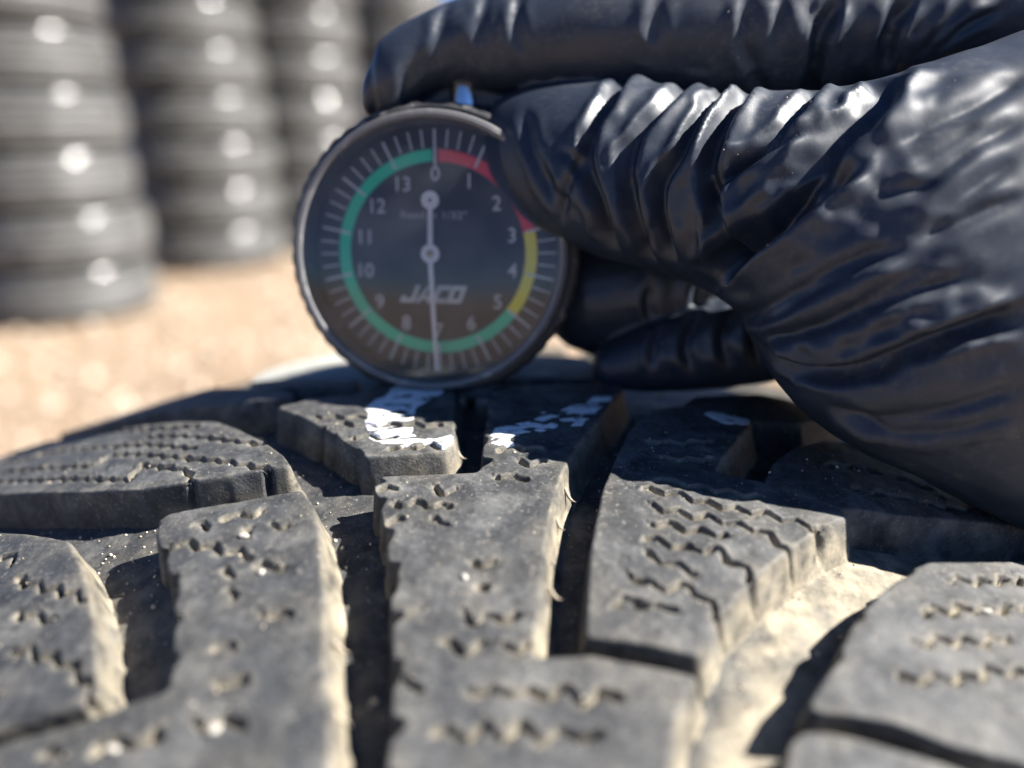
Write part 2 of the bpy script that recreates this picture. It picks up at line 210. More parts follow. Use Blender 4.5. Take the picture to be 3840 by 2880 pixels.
def bump(nt, b, h, strength, dist):
    n = N(nt, 'ShaderNodeBump'); n.inputs['Strength'].default_value = strength; n.inputs['Distance'].default_value = dist
    nt.links.new(h, n.inputs['Height']); nt.links.new(n.outputs[0], b.inputs['Normal'])
def simple(name, col, rough=.5, metal=0, spec=.5):
    m, nt, b = new_mat(name); b.inputs['Base Color'].default_value = (*col, 1); b.inputs['Roughness'].default_value = rough
    b.inputs['Metallic'].default_value = metal; b.inputs['Specular IOR Level'].default_value = spec
    return m

def rubber_mat():
    m, nt, b = new_mat('worn dusty rubber'); L = nt.links
    at = N(nt, 'ShaderNodeAttribute', attribute_name='dust_sunlit')
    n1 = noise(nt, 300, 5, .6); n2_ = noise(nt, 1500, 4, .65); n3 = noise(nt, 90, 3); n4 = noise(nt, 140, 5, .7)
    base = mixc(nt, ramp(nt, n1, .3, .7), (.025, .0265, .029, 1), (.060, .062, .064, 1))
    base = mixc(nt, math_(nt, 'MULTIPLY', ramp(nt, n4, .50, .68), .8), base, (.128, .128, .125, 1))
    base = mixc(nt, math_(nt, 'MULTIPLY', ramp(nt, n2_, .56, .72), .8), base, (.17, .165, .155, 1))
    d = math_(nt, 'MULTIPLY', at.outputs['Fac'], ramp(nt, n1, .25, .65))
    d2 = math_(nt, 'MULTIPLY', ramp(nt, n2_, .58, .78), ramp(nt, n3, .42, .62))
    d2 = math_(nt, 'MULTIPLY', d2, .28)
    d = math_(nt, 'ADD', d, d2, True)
    dust_sunlit = mixc(nt, n2_, (.30, .258, .185, 1), (.50, .43, .30, 1))
    L.new(mixc(nt, d, base, dust_sunlit), b.inputs['Base Color'])
    L.new(math_(nt, 'ADD', math_(nt, 'MULTIPLY', n4, .5), .38), b.inputs['Roughness'])
    b.inputs['Specular IOR Level'].default_value = .28
    h = math_(nt, 'ADD', math_(nt, 'MULTIPLY', noise(nt, 2600, 4, .7), .5), n1)
    bump(nt, b, h, .9, .00026)
    return m
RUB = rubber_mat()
GLARE_RUB = simple('dusty rubber with painted glare', (.40, .395, .35), .7)  # pale tone stands for sun glare on the dusty far block
def stack_rubber(name, lo, hi, rough):
    m, nt, b = new_mat(name)
    n1 = noise(nt, 22, 4); at = N(nt, 'ShaderNodeObjectInfo')
    c = mixc(nt, ramp(nt, n1, .35, .7), (*lo, 1), (*hi, 1))
    nt.links.new(c, b.inputs['Base Color']); b.inputs['Roughness'].default_value = rough
    bump(nt, b, noise(nt, 350, 3), .25, .001)
    return m
RUB_BG = stack_rubber('weathered tyre rubber', (.10, .099, .094), (.18, .176, .163), .5)
SIDES = [stack_rubber('sidewall rubber', (.05, .05, .048), (.10, .098, .09), q) for q in (.11, .15, .20, .28)]
def glove_mat():
    m, nt, b = new_mat('black nitrile'); L = nt.links
    n1 = noise(nt, 120, 4); n2_ = noise(nt, 900, 4, .7)
    at = N(nt, 'ShaderNodeAttribute', attribute_name='grime_sheen'); st = N(nt, 'ShaderNodeAttribute', attribute_name='streak')
    d = math_(nt, 'MULTIPLY', ramp(nt, n2_, .50, .80), st.outputs['Fac'])
    d = math_(nt, 'MULTIPLY', d, at.outputs['Fac'], True)
    L.new(mixc(nt, d, (.016, .023, .037, 1), (.085, .085, .085, 1)), b.inputs['Base Color'])
    r = math_(nt, 'ADD', math_(nt, 'MULTIPLY', st.outputs['Fac'], .14), .33)
    L.new(math_(nt, 'ADD', r, math_(nt, 'MULTIPLY', at.outputs['Fac'], .10)), b.inputs['Roughness'])
    b.inputs['Specular IOR Level'].default_value = .5
    bump(nt, b, noise(nt, 3500, 3, .6), .18, .00008)
    return m
GLOVE = glove_mat()
def sand_mat():
    m, nt, b = new_mat('dry sandy ground'); L = nt.links
    n1 = noise(nt, 9, 5, .6); n2_ = noise(nt, 60, 4, .7); n3 = noise(nt, 2.6, 4)
    c = mixc(nt, ramp(nt, n1, .3, .7), (.25, .17, .105, 1), (.39, .285, .185, 1))
    c = mixc(nt, ramp(nt, n2_, .55, .75), c, (.50, .40, .285, 1))
    c = mixc(nt, ramp(nt, n3, .4, .7), c, (.24, .165, .105, 1))
    L.new(c, b.inputs['Base Color']); b.inputs['Roughness'].default_value = .95
    bump(nt, b, math_(nt, 'ADD', n1, n2_), .8, .02)
    return m
SAND = sand_mat()
def paint_mat():
    m, nt, b = new_mat('white marking paint')
    n = noise(nt, 1800, 3)
    nt.links.new(mixc(nt, ramp(nt, n, .35, .65), (.58, .585, .59, 1), (.86, .86, .85, 1)), b.inputs['Base Color'])
    b.inputs['Roughness'].default_value = .55; bump(nt, b, n, .4, .0001)
    return m
PAINT_M = paint_mat()

# ------------------------------------------------------------------ ground
g = bmesh.new(); bmesh.ops.create_grid(g, x_segments=2, y_segments=2, size=300)
me = bpy.data.meshes.new('ground'); g.to_mesh(me); g.free()
ground = tag(link('ground', me, SAND), kind='structure')
# loose stones on the sand
bm = bmesh.new(); bmesh.ops.create_icosphere(bm, subdivisions=1, radius=1)
ico = np.array([v.co[:] for v in bm.verts]); icf = np.array([[v.index for v in f.verts] for f in bm.faces]); bm.free()
def scatter(pts, size, flat=.7):
    V = []; Fc = []
    for k, p in enumerate(pts):
        s = size[k]; a = rng.normal(size=(3, 3)); q, _ = np.linalg.qr(a)
        v = ico*(1+rng.normal(size=(len(ico), 1))*.12)*(s, s*rng.uniform(.6, 1), s*rng.uniform(.5, .9))
        V.append(v@q+p); Fc.append(icf+k*len(ico))
    return np.concatenate(V), np.concatenate(Fc)
n = 5200
yy = rng.uniform(.75, 4.0, n); xx = rng.uniform(-.75, .12, n)*(yy+.3)
V, Fc = scatter(np.stack([xx, yy, np.zeros(n)], 1), rng.uniform(.003, .016, n)*(rng.random(n)**2+.4))
pm, pnt, pb = new_mat('pale gravel'); pi = noise(pnt, 25, 2)
pnt.links.new(mixc(pnt, ramp(pnt, pi, .35, .65), (.17, .12, .08, 1), (.62, .53, .41, 1)), pb.inputs['Base Color']); pb.inputs['Roughness'].default_value = .8
tag(link('gravel', mesh('gravel', V, Fc, False), pm), kind='stuff')

# ------------------------------------------------------------------ tyre surface
def drop(x):
    a = np.abs(x); return 3.2*np.log1p(np.exp((a-42)/10.0))-3.2*math.log1p(math.exp(-4.2))
def surf(x, u, dr):
    r = R_TYRE-drop(x)+dr; t = u/R_TYRE
    return np.stack([x, AXLE_Y+r*np.sin(t), AXLE_Z+CAM_H+r*np.cos(t)], -1)*MM
def surf_n(x, u):
    e = .05
    a = surf(x+e, u, 0)-surf(x-e, u, 0); b = surf(x, u+e, 0)-surf(x, u-e, 0)
    n = np.cross(a, b); return n/np.linalg.norm(n, axis=-1, keepdims=True)
def seg_dist(P, poly, closed=True):
    """distance of points to polyline, and inside test"""
    A = np.asarray(poly, float); B = np.roll(A, -1, 0) if closed else A[1:]
    if not closed: A = A[:-1]
    d2 = np.full(len(P), 1e9); arc = np.zeros(len(P)); acc = 0.0; side = np.zeros(len(P))
    inside = np.zeros(len(P), bool)
    for a, b in zip(A, B):
        ab = b-a; L = math.hypot(*ab)+1e-9
        t = np.clip(((P-a)@ab)/L**2, 0, 1); q = P-a-t[:, None]*ab; dd = (q*q).sum(1)
        m = dd < d2; d2[m] = dd[m]; arc[m] = acc+t[m]*L; side[m] = (ab[0]*q[m, 1]-ab[1]*q[m, 0])/L; acc += L
        if closed:
            c = ((a[1] > P[:, 1]) != (b[1] > P[:, 1]))
            with np.errstate(divide='ignore', invalid='ignore'):
                xi = a[0]+(P[:, 1]-a[1])*ab[0]/(ab[1] if abs(ab[1]) > 1e-12 else 1e-12)
            inside ^= c & (P[:, 0] < xi)
    return np.sqrt(d2), inside, arc, acc, side
def smooth_poly(poly, step, rad=.8):
    A = np.asarray(poly, float)
    area = .5*np.sum(A[:, 0]*np.roll(A[:, 1], -1)-np.roll(A[:, 0], -1)*A[:, 1])
    if area < 0: A = A[::-1]
    pts = []
    for a, b in zip(A, np.roll(A, -1, 0)):
        L = np.linalg.norm(b-a); k = max(1, int(round(L/step)))
        for i in range(k): pts.append(a+(b-a)*i/k)
    P = np.array(pts)
    for _ in range(max(1, int((rad/step)**2*1.0))):
        P = .5*P+.25*(np.roll(P, 1, 0)+np.roll(P, -1, 0))
    L = np.linalg.norm(np.roll(P, -1, 0)-P, axis=1); s = np.concatenate([[0], np.cumsum(L)])
    n = int(s[-1]/step); t = np.linspace(0, s[-1], n, endpoint=False)
    Q = np.concatenate([P, P[:1]]); P = np.stack([np.interp(t, s, Q[:, i]) for i in (0, 1)], 1)
    return P
def normals2(P):
    t = np.roll(P, -2, 0)-np.roll(P, 2, 0); n = np.stack([t[:, 1], -t[:, 0]], 1)
    return n/(np.linalg.norm(n, axis=1, keepdims=True)+1e-12)

SAW = {'C': (.8, 6.1), 'L3': (.6, 5.4), 'L2': (.5, 5.2), 'R3': (.35, 6.6)}
DEPTH = 6.2
zig_cache = {}
def sipe_lines(b):
    if b in zig_cache: return zig_cache[b]
    out = []
    for k, pl in enumerate(SIPES.get(b, [])):
        A = np.asarray(pl, float); L = np.linalg.norm(np.diff(A, axis=0), axis=1); s = np.concatenate([[0], np.cumsum(L)])
        n = max(3, int(s[-1]/.25)); t = np.linspace(0, s[-1], n)
        P = np.stack([np.interp(t, s, A[:, i]) for i in (0, 1)], 1)
        d = np.gradient(P, axis=0); nn = np.stack([d[:, 1], -d[:, 0]], 1); nn /= np.linalg.norm(nn, axis=1, keepdims=True)+1e-9
        per = 3.3 if b == 'L1' else 3.9; ph = (t/per+.3*k) % 1; tri = 2*np.abs(2*ph-1)-1
        P = P+nn*(tri*(.36 if b == 'L1' else .62))[:, None]
        out.append((P, s[-1], k))
    zig_cache[b] = out
    return out
def top_height(b, x, u):
    """relief of the worn block top (mm) and how much sipe is there"""
    h = n2(x, u, 9, 3.1)*.10+n2(x, u, 2.2, 1.7)*.06+n2(x, u*1.6, .8, 5.7)*.035
    P = np.stack([x, u], 1); sip = np.zeros(len(x)); near = np.zeros(len(x))
    for L, total, k in sipe_lines(b):
        lo, hi = L.min(0)-2, L.max(0)+2
        m = (P[:, 0] > lo[0])&(P[:, 0] < hi[0])&(P[:, 1] > lo[1])&(P[:, 1] < hi[1])
        if not m.any(): continue
        d, _, arc, tot, side = seg_dist(P[m], L, False)
        o = vnoise(np.stack([arc/1.9, np.full_like(arc, k*7.7), np.full_like(arc, len(b)*3.3)], 1))
        wd = .20+.16*smoothstep(-.3, .6, o); dp = 1.0+.8*smoothstep(-.5, .3, o)
        s = np.exp(-(d/wd)**2*1.1)*dp
        lip = np.exp(-((d-.55)/.35)**2)*.16*np.sign(side)
        sip[m] = np.maximum(sip[m], s); near[m] = np.maximum(near[m], np.exp(-(d/.8)**2)); h[m] += lip
    for hb, c, r in HOLES:
        if hb == b:
            d = np.hypot(x-c[0], u-c[1])+.25*n2(x, u, .6, 9)
            sip = np.maximum(sip, 2.2*np.exp(-(d/(.62*r))**4))
            near = np.maximum(near, np.exp(-(d/(1.5*r))**2)*.6)
    return h-sip, sip, near

tyre = tag(empty('tyre', (0, AXLE_Y*MM, (AXLE_Z+CAM_H)*MM)), 'large worn winter tyre with dusty tread blocks under the gauge, filling the foreground', 'tyre')
TY = np.array([0, AXLE_Y*MM, (AXLE_Z+CAM_H)*MM])
# ---- tread blocks
BLOCK_OBJ = {}
BLOCKS['F1'] = [(-57, 37), (-40, 36), (-15, 36), (-15, 60), (-45, 60), (-56, 52)]
def make_block(b, poly, g=.34):
    P = smooth_poly(poly, .34, .6)
    nn = normals2(P)
    if b in SAW:
        amp, per = SAW[b]
        side = np.clip(-nn[:, 0]*1.6-.35, 0, 1)
        ph = (P[:, 1]/per+.45*n2(P[:, 0]*0, P[:, 1], 9, 2)) % 1; amp = amp*(1+.7*n2(P[:, 0]*0, P[:, 1], 6, 5))
        notch = np.where(ph > .55, (ph-.55)/.45, 0)          # cuts where the sipes run out of the edge: one flank square, one slanting
        P = P-nn*(side*notch*2.1*amp)[:, None]
        for _ in range(1): P = .6*P+.2*(np.roll(P, 1, 0)+np.roll(P, -1, 0))
        nn = normals2(P)
        for _ in range(3):
            nn = .4*nn+.3*(np.roll(nn, 1, 0)+np.roll(nn, -1, 0)); nn /= np.linalg.norm(nn, axis=1, keepdims=True)
    rings = [(2.15, -DEPTH-.35), (1.75, -DEPTH+.15), (1.4, -5.1), (1.12, -4.1), (.85, -3.1), (.6, -2.1), (.38, -1.2), (.2, -.6), (.08, -.27), (-.06, -.10), (-.22, -.02)]
    if b == 'F1':                          # edges shaped round to catch a band of sun
        rings = [(2.4, -DEPTH-.35), (2.3, -5.4), (2.1, -4.4), (1.7, -3.3), (1.1, -2.2), (.3, -1.25), (-.6, -.6), (-1.3, -.22), (-1.9, -.04)]
    n = len(P); V = []; dust_sunlit = []
    cut = np.clip(top_height(b, P[:, 0]-nn[:, 0]*.3, P[:, 1]-nn[:, 1]*.3)[1], 0, 1.6)*.75
    s = np.arange(n)*.34
    slope = .42+.58*smoothstep(-.1, .6, nn[:, 0]) if b != 'F1' else np.ones(n)      # the walls facing the wear lean out most
    for o_, dr in rings:
        o = o_*slope if o_ > 0 else np.full(n, o_)
        rough = .07*n2(P[:, 0]*1.0+nn[:, 0]*o, P[:, 1]+dr*1.3, 1.6, 7.7)*min(1, max(0, -dr*1.2))
        Q = P+nn*(o+rough-(cut*smoothstep(-5.6, -3.2, dr) if dr < -.15 else 0))[:, None]
        hb = top_height(b, Q[:, 0], Q[:, 1])[0] if dr > -.7 else 0
        hb = np.clip(hb, -.9, 1) if dr > -.7 else 0
        fade = 1 if dr > -.15 else .6
        V.append(surf(Q[:, 0], Q[:, 1], np.full(n, dr)+hb*fade)); k = -dr/DEPTH
        dust_sunlit.append(np.clip(np.full(n, .03+.04*k)+(.16+.62*np.sqrt(k))*np.clip(nn[:, 0]*1.5, 0, 1)*smoothstep(-8, -24, P[:, 1]), 0, .95)+.22*n2(P[:, 0], P[:, 1]+dr, 3, 4.4))  # besides dust, paints sun-facing walls paler, except in the hand's shadow
    rN = len(rings)
    Vr = np.concatenate(V); Fr = []
    ar = np.arange(n); nx = (ar+1) % n
    for r in range(rN-1):
        Fr.append(np.stack([ar+r*n, nx+r*n, nx+(r+1)*n, ar+(r+1)*n], 1))
    # inner top
    B = P+nn*rings[-1][0]
    lo, hi = B.min(0), B.max(0)
    gx, gy = np.meshgrid(np.arange(lo[0], hi[0], g), np.arange(lo[1], hi[1], g*.87))
    gx[1::2] += g/2
    G = np.stack([gx.ravel(), gy.ravel()], 1)+rng.normal(size=(gx.size, 2))*g*.08
    d, ins, _, _, _ = seg_dist(G, B)
    G = G[ins & (d > g*.55)]
    allp = np.concatenate([B, G]); nb = len(B)
    res = delaunay_2d_cdt([Vector(p) for p in allp.tolist()], [(i, (i+1) % nb) for i in range(nb)], [list(range(nb))], 1, 1e-6)
    pv = np.array([p[:] for p in res[0]]); orig = res[3]
    h, sip, near = top_height(b, pv[:, 0], pv[:, 1])
    dI = seg_dist(pv, B)[0]
    h = h-.02*np.exp(-dI/.5)
    Vt = surf(pv[:, 0], pv[:, 1], h)
    idx = np.zeros(len(pv), int); extra = []
    for i, og in enumerate(orig):
        bi = [q for q in og if q < nb]
        if bi: idx[i] = (rN-1)*n+bi[0]
        else: idx[i] = len(Vr)+len(extra); extra.append(i)
    extra = np.array(extra, int)
    Vall = np.concatenate([Vr, Vt[extra]])
    dt = .015+.07*n2(pv[:, 0], pv[:, 1], 4, 8)+.75*np.clip(sip*.7, 0, 1)+.38*near*(.5+.5*n2(pv[:, 0], pv[:, 1], 1.2, 2.2))+.12*np.exp(-dI/1.2)
    if b == 'F1': dt = dt+.75              # far block: sun glare painted in as extra paleness
    dust_sunlit = np.concatenate([q+(.8 if b == 'F1' else 0) for q in dust_sunlit]+[dt[extra]])
    faces = [f for q in Fr for f in q.tolist()]+[[int(idx[j]) for j in f] for f in res[2]]
    me = mesh('tread_block', Vall-TY, faces)
    attr(me, 'dust_sunlit', np.clip(dust_sunlit, 0, 1))
    o = link('tread_block', me, GLARE_RUB if b == 'F1' else RUB, tyre)
    if b == 'F1': o['label'] = 'far dusty tread block, its sun glare painted pale'
    BLOCK_OBJ[b] = o
    return o
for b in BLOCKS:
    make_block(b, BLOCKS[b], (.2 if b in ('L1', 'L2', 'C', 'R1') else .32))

# ---- white paint on the blocks: thin chips of real thickness, clipped along an uneven outline
def tri_clip(P, T, f):
    """keep the part of the triangles with f>0"""
    V = P.tolist(); out = []; cache = {}
    def cut(i, j):
        k = (min(i, j), max(i, j))
        if k not in cache:
            t = f[i]/(f[i]-f[j]); cache[k] = len(V); V.append((P[i]+(P[j]-P[i])*t).tolist())
        return cache[k]
    for a, b, c in T:
        s = [f[a] > 0, f[b] > 0, f[c] > 0]; k = sum(s)
        if k == 0: continue
        if k == 3: out.append([a, b, c]); continue
        tri = [a, b, c]; poly = []
        for i in range(3):
            p, q = tri[i], tri[(i+1) % 3]
            if f[p] > 0: poly.append(p)
            if (f[p] > 0) != (f[q] > 0): poly.append(cut(p, q))
        out.append(poly)
    V = np.array(V); used = np.unique(np.concatenate([np.array(p) for p in out])); m = -np.ones(len(V), int); m[used] = np.arange(len(used))
    return V[used], [[int(m[i]) for i in p] for p in out]
for b, polys in PAINT.items():
    allpts = np.concatenate([np.array(p, float) for p in polys]); lo, hi = allpts.min(0)-1, allpts.max(0)+1
    g_ = .13
    nx_, ny_ = int((hi[0]-lo[0])/g_), int((hi[1]-lo[1])/g_)
    gx, gy = np.meshgrid(np.linspace(lo[0], hi[0], nx_), np.linspace(lo[1], hi[1], ny_)); G = np.stack([gx.ravel(), gy.ravel()], 1)
    f = np.full(len(G), -9.0)
    for p in polys:
        d, ins, _, _, _ = seg_dist(G, np.array(p, float)); f = np.maximum(f, np.where(ins, d, -d))
    f = np.minimum(f, .8)
    x, u = G[:, 0], G[:, 1]
    h, sip, near = top_height(b, x, u)
    f = f+.24*n2(x, u, 1.1, 12, 2)
    streak = fbm(np.stack([x/3.6, (u+.5*n2(x, u, 3, 3))/.95, np.full_like(x, 4.0)], 1), 3)
    f = np.minimum(f, (.52-streak)*.8) if b == 'L2' else np.minimum(f, (.6-streak)*.8)
    f = np.minimum(f, (.45-sip))
    d, ins, _, _, _ = seg_dist(G, smooth_poly(BLOCKS[b], .34, .9)); f = np.minimum(f, np.where(ins, d, -d)-.12)
    ii = np.arange(nx_*ny_).reshape(ny_, nx_)
    T = np.concatenate([np.stack([ii[:-1, :-1].ravel(), ii[:-1, 1:].ravel(), ii[1:, 1:].ravel()], 1), np.stack([ii[:-1, :-1].ravel(), ii[1:, 1:].ravel(), ii[1:, :-1].ravel()], 1)])
    P3, Fc = tri_clip(np.stack([x, u, f], 1), T, f)
    hh, _, _ = top_height(b, P3[:, 0], P3[:, 1])
    th = .05+.07*np.clip(P3[:, 2]/.3, 0, 1)
    V = surf(P3[:, 0], P3[:, 1], hh+th)
    o = link('paint_mark', mesh('paint_mark', V-TY, Fc), PAINT_M, BLOCK_OBJ[b])
    o['label'] = 'chipped white paint mark on the tread block'

# ---- moulding hairs on the edges of the blocks
HAIR_M = simple('rubber hair', (.32, .27, .20), .6)
for b, (p, q) in HAIRS:
    p = np.array(p); q = np.array(q); V = []; Fc = []; n = 9; m = 6
    A = surf(np.array([p[0]-.5]), np.array([p[1]]), np.array([-1.9]))[0]; B = surf(np.array([q[0]]), np.array([q[1]]), np.array([-2.9]))[0]
    nrm = surf_n(np.array([p[0]]), np.array([p[1]]))[0]
    ax = (B-A)/np.linalg.norm(B-A); e1 = np.cross(ax, nrm); e1 /= np.linalg.norm(e1); e2 = np.cross(ax, e1)
    for i in range(n):
        t = i/(n-1); c = A+(B-A)*t-nrm*.0006*math.sin(t*math.pi); r = .00034*(1-t)**.8+.00002
        for j in range(m):
            a = 2*math.pi*j/m; V.append(c+r*(math.cos(a)*e1+math.sin(a)*e2))
    Fc = [[i*m+j, i*m+(j+1) % m, (i+1)*m+(j+1) % m, (i+1)*m+j] for i in range(n-1) for j in range(m)]
    link('rubber_hair', mesh('rubber_hair', np.array(V)-TY, Fc), HAIR_M, BLOCK_OBJ[b])

# ---- tread floor + carcass
def carcass():
    us = np.concatenate([np.arange(-100, 70, .7), np.arange(70, 2*math.pi*R_TYRE-100, 8.0)])
    xs = np.concatenate([np.arange(-116, 116.1, .75)])
    X, U = np.meshgrid(xs, us); x, u = X.ravel(), U.ravel()
    dr = -DEPTH+.16*n2(x, u, 5, 1)+.10*n2(x, u, 1.3, 2)
    V = surf(x, u, dr); dust_sunlit = .04+.08*n2(x, u, 7, 5)+.12*n2(x, u, 1.5, 6)+(.72+.25*n2(x, u, 4, 8))*smoothstep(0, 7, x-26-.5*(u+50))*smoothstep(-14, -30, u)*smoothstep(-98, -82, u)+.30*np.exp(-((x+46)/9)**2)*smoothstep(-20, -45, u)  # paints sunlit groove floors pale and shaded ones dark, over real dust
    nu, nx_ = len(us), len(xs); ii = np.arange(nu*nx_).reshape(nu, nx_); nxt = np.roll(ii, -1, 0)
    Fc = np.stack([ii[:, :-1].ravel(), ii[:, 1:].ravel(), nxt[:, 1:].ravel(), nxt[:, :-1].ravel()], 1).tolist()
    # side walls
    V = [V]; D = [dust_sunlit]; base = nu*nx_
    r0 = R_TYRE-float(drop(116.0))-DEPTH
    prof = [(119, r0-4), (121, r0-12), (121.5, r0-25), (119, r0-42), (113, r0-58), (106, r0-66), (104, r0-70), (98, r0-71), (60, r0-68)]
    for sgn in (-1, 1):
        last = ii[:, 0] if sgn < 0 else ii[:, -1]
        for (px, pr) in prof:
            t = us/R_TYRE
            v = np.stack([np.full(nu, sgn*px), AXLE_Y+pr*np.sin(t), AXLE_Z+CAM_H+pr*np.cos(t)], 1)*MM
            cur = base+np.arange(nu); base += nu; V.append(v); D.append(np.full(nu, .35))
            q = np.stack([last, np.roll(last, -1), np.roll(cur, -1), cur], 1)
            Fc += (q if sgn < 0 else q[:, ::-1]).tolist(); last = cur
    me = mesh('carcass', np.concatenate(V)-TY, Fc); attr(me, 'dust_sunlit', np.clip(np.concatenate(D), 0, 1))
    return link('carcass', me, RUB, tyre)
carcass()
# ---- plain blocks round the rest of the tyre (out of sight from the lens)
V = []; Fc = []
for k in range(26):
    u0 = 78+k*46
    if u0 > 2*math.pi*R_TYRE-118: break
    for x0, x1, sk in ((-108, -58, 10), (-52, -24, 5), (-18, 14, 0), (20, 50, -5), (56, 108, -10)):
        c = [(x0, u0-sk), (x1, u0), (x1, u0+36), (x0, u0+36-sk)]
        bi = len(V)
        for dr, o in ((-6.6, 1.6), (0, 0)):
            for (x, u) in c:
                cx, cu = (x0+x1)/2, u0+18; x = x+math.copysign(o, x-cx); u = u+math.copysign(o, u-cu)
                V.append(surf(np.array([float(x)]), np.array([float(u)]), np.array([dr]))[0])
        Fc += [[bi+4, bi+7, bi+6, bi+5]]+[[bi+i, bi+(i+1) % 4, bi+4+(i+1) % 4, bi+4+i] for i in range(4)]
me = mesh('tread_pattern', np.array(V)-TY, Fc, False); attr(me, 'dust_sunlit', np.full(len(V), .25))
bm = bmesh.new(); bm.from_mesh(me); bmesh.ops.recalc_face_normals(bm, faces=bm.faces); bm.to_mesh(me); bm.free()
tag(link('tread_pattern', me, RUB, tyre), kind='stuff')
# ---- grit lying on the tread
GRIT, gnt, gb = new_mat('sand grains'); gi = noise(gnt, 700, 2)
gnt.links.new(mixc(gnt, ramp(gnt, gi, .35, .65), (.36, .29, .19, 1), (.66, .58, .45, 1)), gb.inputs['Base Color']); gb.inputs['Roughness'].default_value = .6
pts = []; sizes = []
for b, poly in BLOCKS.items():
    P = np.array(poly, float); lo, hi = P.min(0), P.max(0); n = int(min(900, (hi-lo).prod()*.45))
    G = lo+rng.random((n, 2))*(hi-lo); ins = seg_dist(G, P)[1]; G = G[ins]
    if len(G) == 0: continue
    h, sip, near = top_height(b, G[:, 0], G[:, 1])
    keep = rng.random(len(G)) < .18+.6*near; G = G[keep]; h = h[keep]
    pts.append(surf(G[:, 0], G[:, 1], h+.03)); sizes.append(rng.gamma(1.6, .032, len(G))+.025)
G = np.stack([rng.uniform(-100, 95, 2600), rng.uniform(-76, 40, 2600)], 1)
ok = np.ones(len(G), bool)
for b, poly in BLOCKS.items():
    d, ins, *_ = seg_dist(G, np.array(poly, float)); ok &= ~(ins | (d < 1.2))
G = G[ok]; pts.append(surf(G[:, 0], G[:, 1], np.full(len(G), -DEPTH+.05))); sizes.append(rng.gamma(2.0, .06, len(G))+.04)
V, Fc = scatter(np.concatenate(pts), np.concatenate(sizes)*MM)
tag(link('grit', mesh('grit', V-TY, Fc, False), GRIT, tyre), kind='stuff')
# ---- pebbles caught in the sipes
PEB_M, qnt, qb = new_mat('pale pebble'); qb.inputs['Base Color'].default_value = (.40, .37, .32, 1); qb.inputs['Roughness'].default_value = .45
bump(qnt, qb, noise(qnt, 900, 3), .4, .0002)
PEB_LABEL = ['white pebble stuck in the block left of the centre rib, the farther of its two', 'small pale pebble by the dark hole of the block left of the centre rib', 'pale pebble in the near zigzag sipe at the bottom of the left block', 'pale pebble lodged in the front row of holes on the right block', 'tan pebble in the blurred lower left corner of the tread', 'tan grain beside the dark hole on the centre rib']
for (p, r), lab in zip(PEBBLES, PEB_LABEL):
    bm = bmesh.new(); bmesh.ops.create_icosphere(bm, subdivisions=3, radius=1)
    v = np.array([q.co[:] for q in bm.verts]); fc = [[q.index for q in f.verts] for f in bm.faces]; bm.free()
    v = v*(1+.16*fbm(v*1.4+r*9, 2)[:, None])*(1, .72, .55)*r*MM*.55
    me = mesh('pebble', v, fc); o = link('pebble', me, PEB_M)
    o.location = surf(np.array([p[0]]), np.array([p[1]]), np.array([.12]))[0]; o.rotation_euler = (-.3, .1, r*5)
    tag(o, lab, 'pebble', 'pebbles caught in the tread')

# ------------------------------------------------------------------ depth gauge
GC = np.array(GAUGE_FOOT)+(0, 0, PLANE)            # foot of the gauge on the tread
RG = 25.3
gauge = empty('depth_gauge', ((GC[0]+.6)*MM, (GC[1]+3.0)*MM, (GC[2]+RG*.985-1.8)*MM))
gauge.scale = (1.0,)*3
gauge.rotation_euler = (math.radians(-8), math.radians(0), math.radians(-6.5))
tag(gauge, 'round black dial tread depth gauge with coloured scale, standing on the tyre tread', 'depth gauge')
def lathe(prof, seg=96, closed=False, jag=None):
    """profile of (radius, y) round the dial axis; the dial faces -Y"""
    V = []; Fc = []
    for k, (r, y) in enumerate(prof):
        for i in range(seg):
            a = 2*math.pi*i/seg; rr = r+(jag[k]*(1 if (i//2) % 2 else 0) if jag else 0)
            V.append((rr*math.sin(a), y, rr*math.cos(a)))
    n = len(prof)
    for k in range(n-1 if not closed else n):
        k2 = (k+1) % n
        for i in range(seg):
            j = (i+1) % seg; Fc.append([k*seg+i, k*seg+j, k2*seg+j, k2*seg+i])
    return np.array(V)*MM, Fc
def fixn(me):
    bm = bmesh.new(); bm.from_mesh(me); bmesh.ops.recalc_face_normals(bm, faces=bm.faces); bm.to_mesh(me); bm.free(); return me
def sharp(me, ang=35):
    bm = bmesh.new(); bm.from_mesh(me)
    for e in bm.edges:
        if len(e.link_faces) == 2 and e.calc_face_angle(0) > math.radians(ang): e.smooth = False
    bm.to_mesh(me); bm.free(); return me
def gl(name, prof, mat, **k):
    V, Fc = lathe(prof, **k); return link(name, sharp(fixn(mesh(name, V, Fc))), mat, gauge)
def plastic(name, c0, c1, rough, s=500):
    m, nt, b = new_mat(name); n = noise(nt, s, 4, .65)
    nt.links.new(mixc(nt, ramp(nt, n, .55, .8), (*c0, 1), (*c1, 1)), b.inputs['Base Color']); b.inputs['Roughness'].default_value = rough
    bump(nt, b, noise(nt, 2000, 3), .2, .0001); return m
BLACK = plastic('black gauge plastic', (.014, .014, .016), (.10, .09, .08), .42)
BEZ = plastic('scuffed clear bezel', (.13, .13, .135), (.36, .34, .31), .38, 350)
gl('case', [(21.9, -.3), (23.7, -1.3), (24.9, -1.2), (25.3, .2), (25.5, 3.5), (25.3, 6.0), (24.9, 7.0), (24.9, 9.6), (23.9, 11.0), (0.01, 11.3)], BLACK)
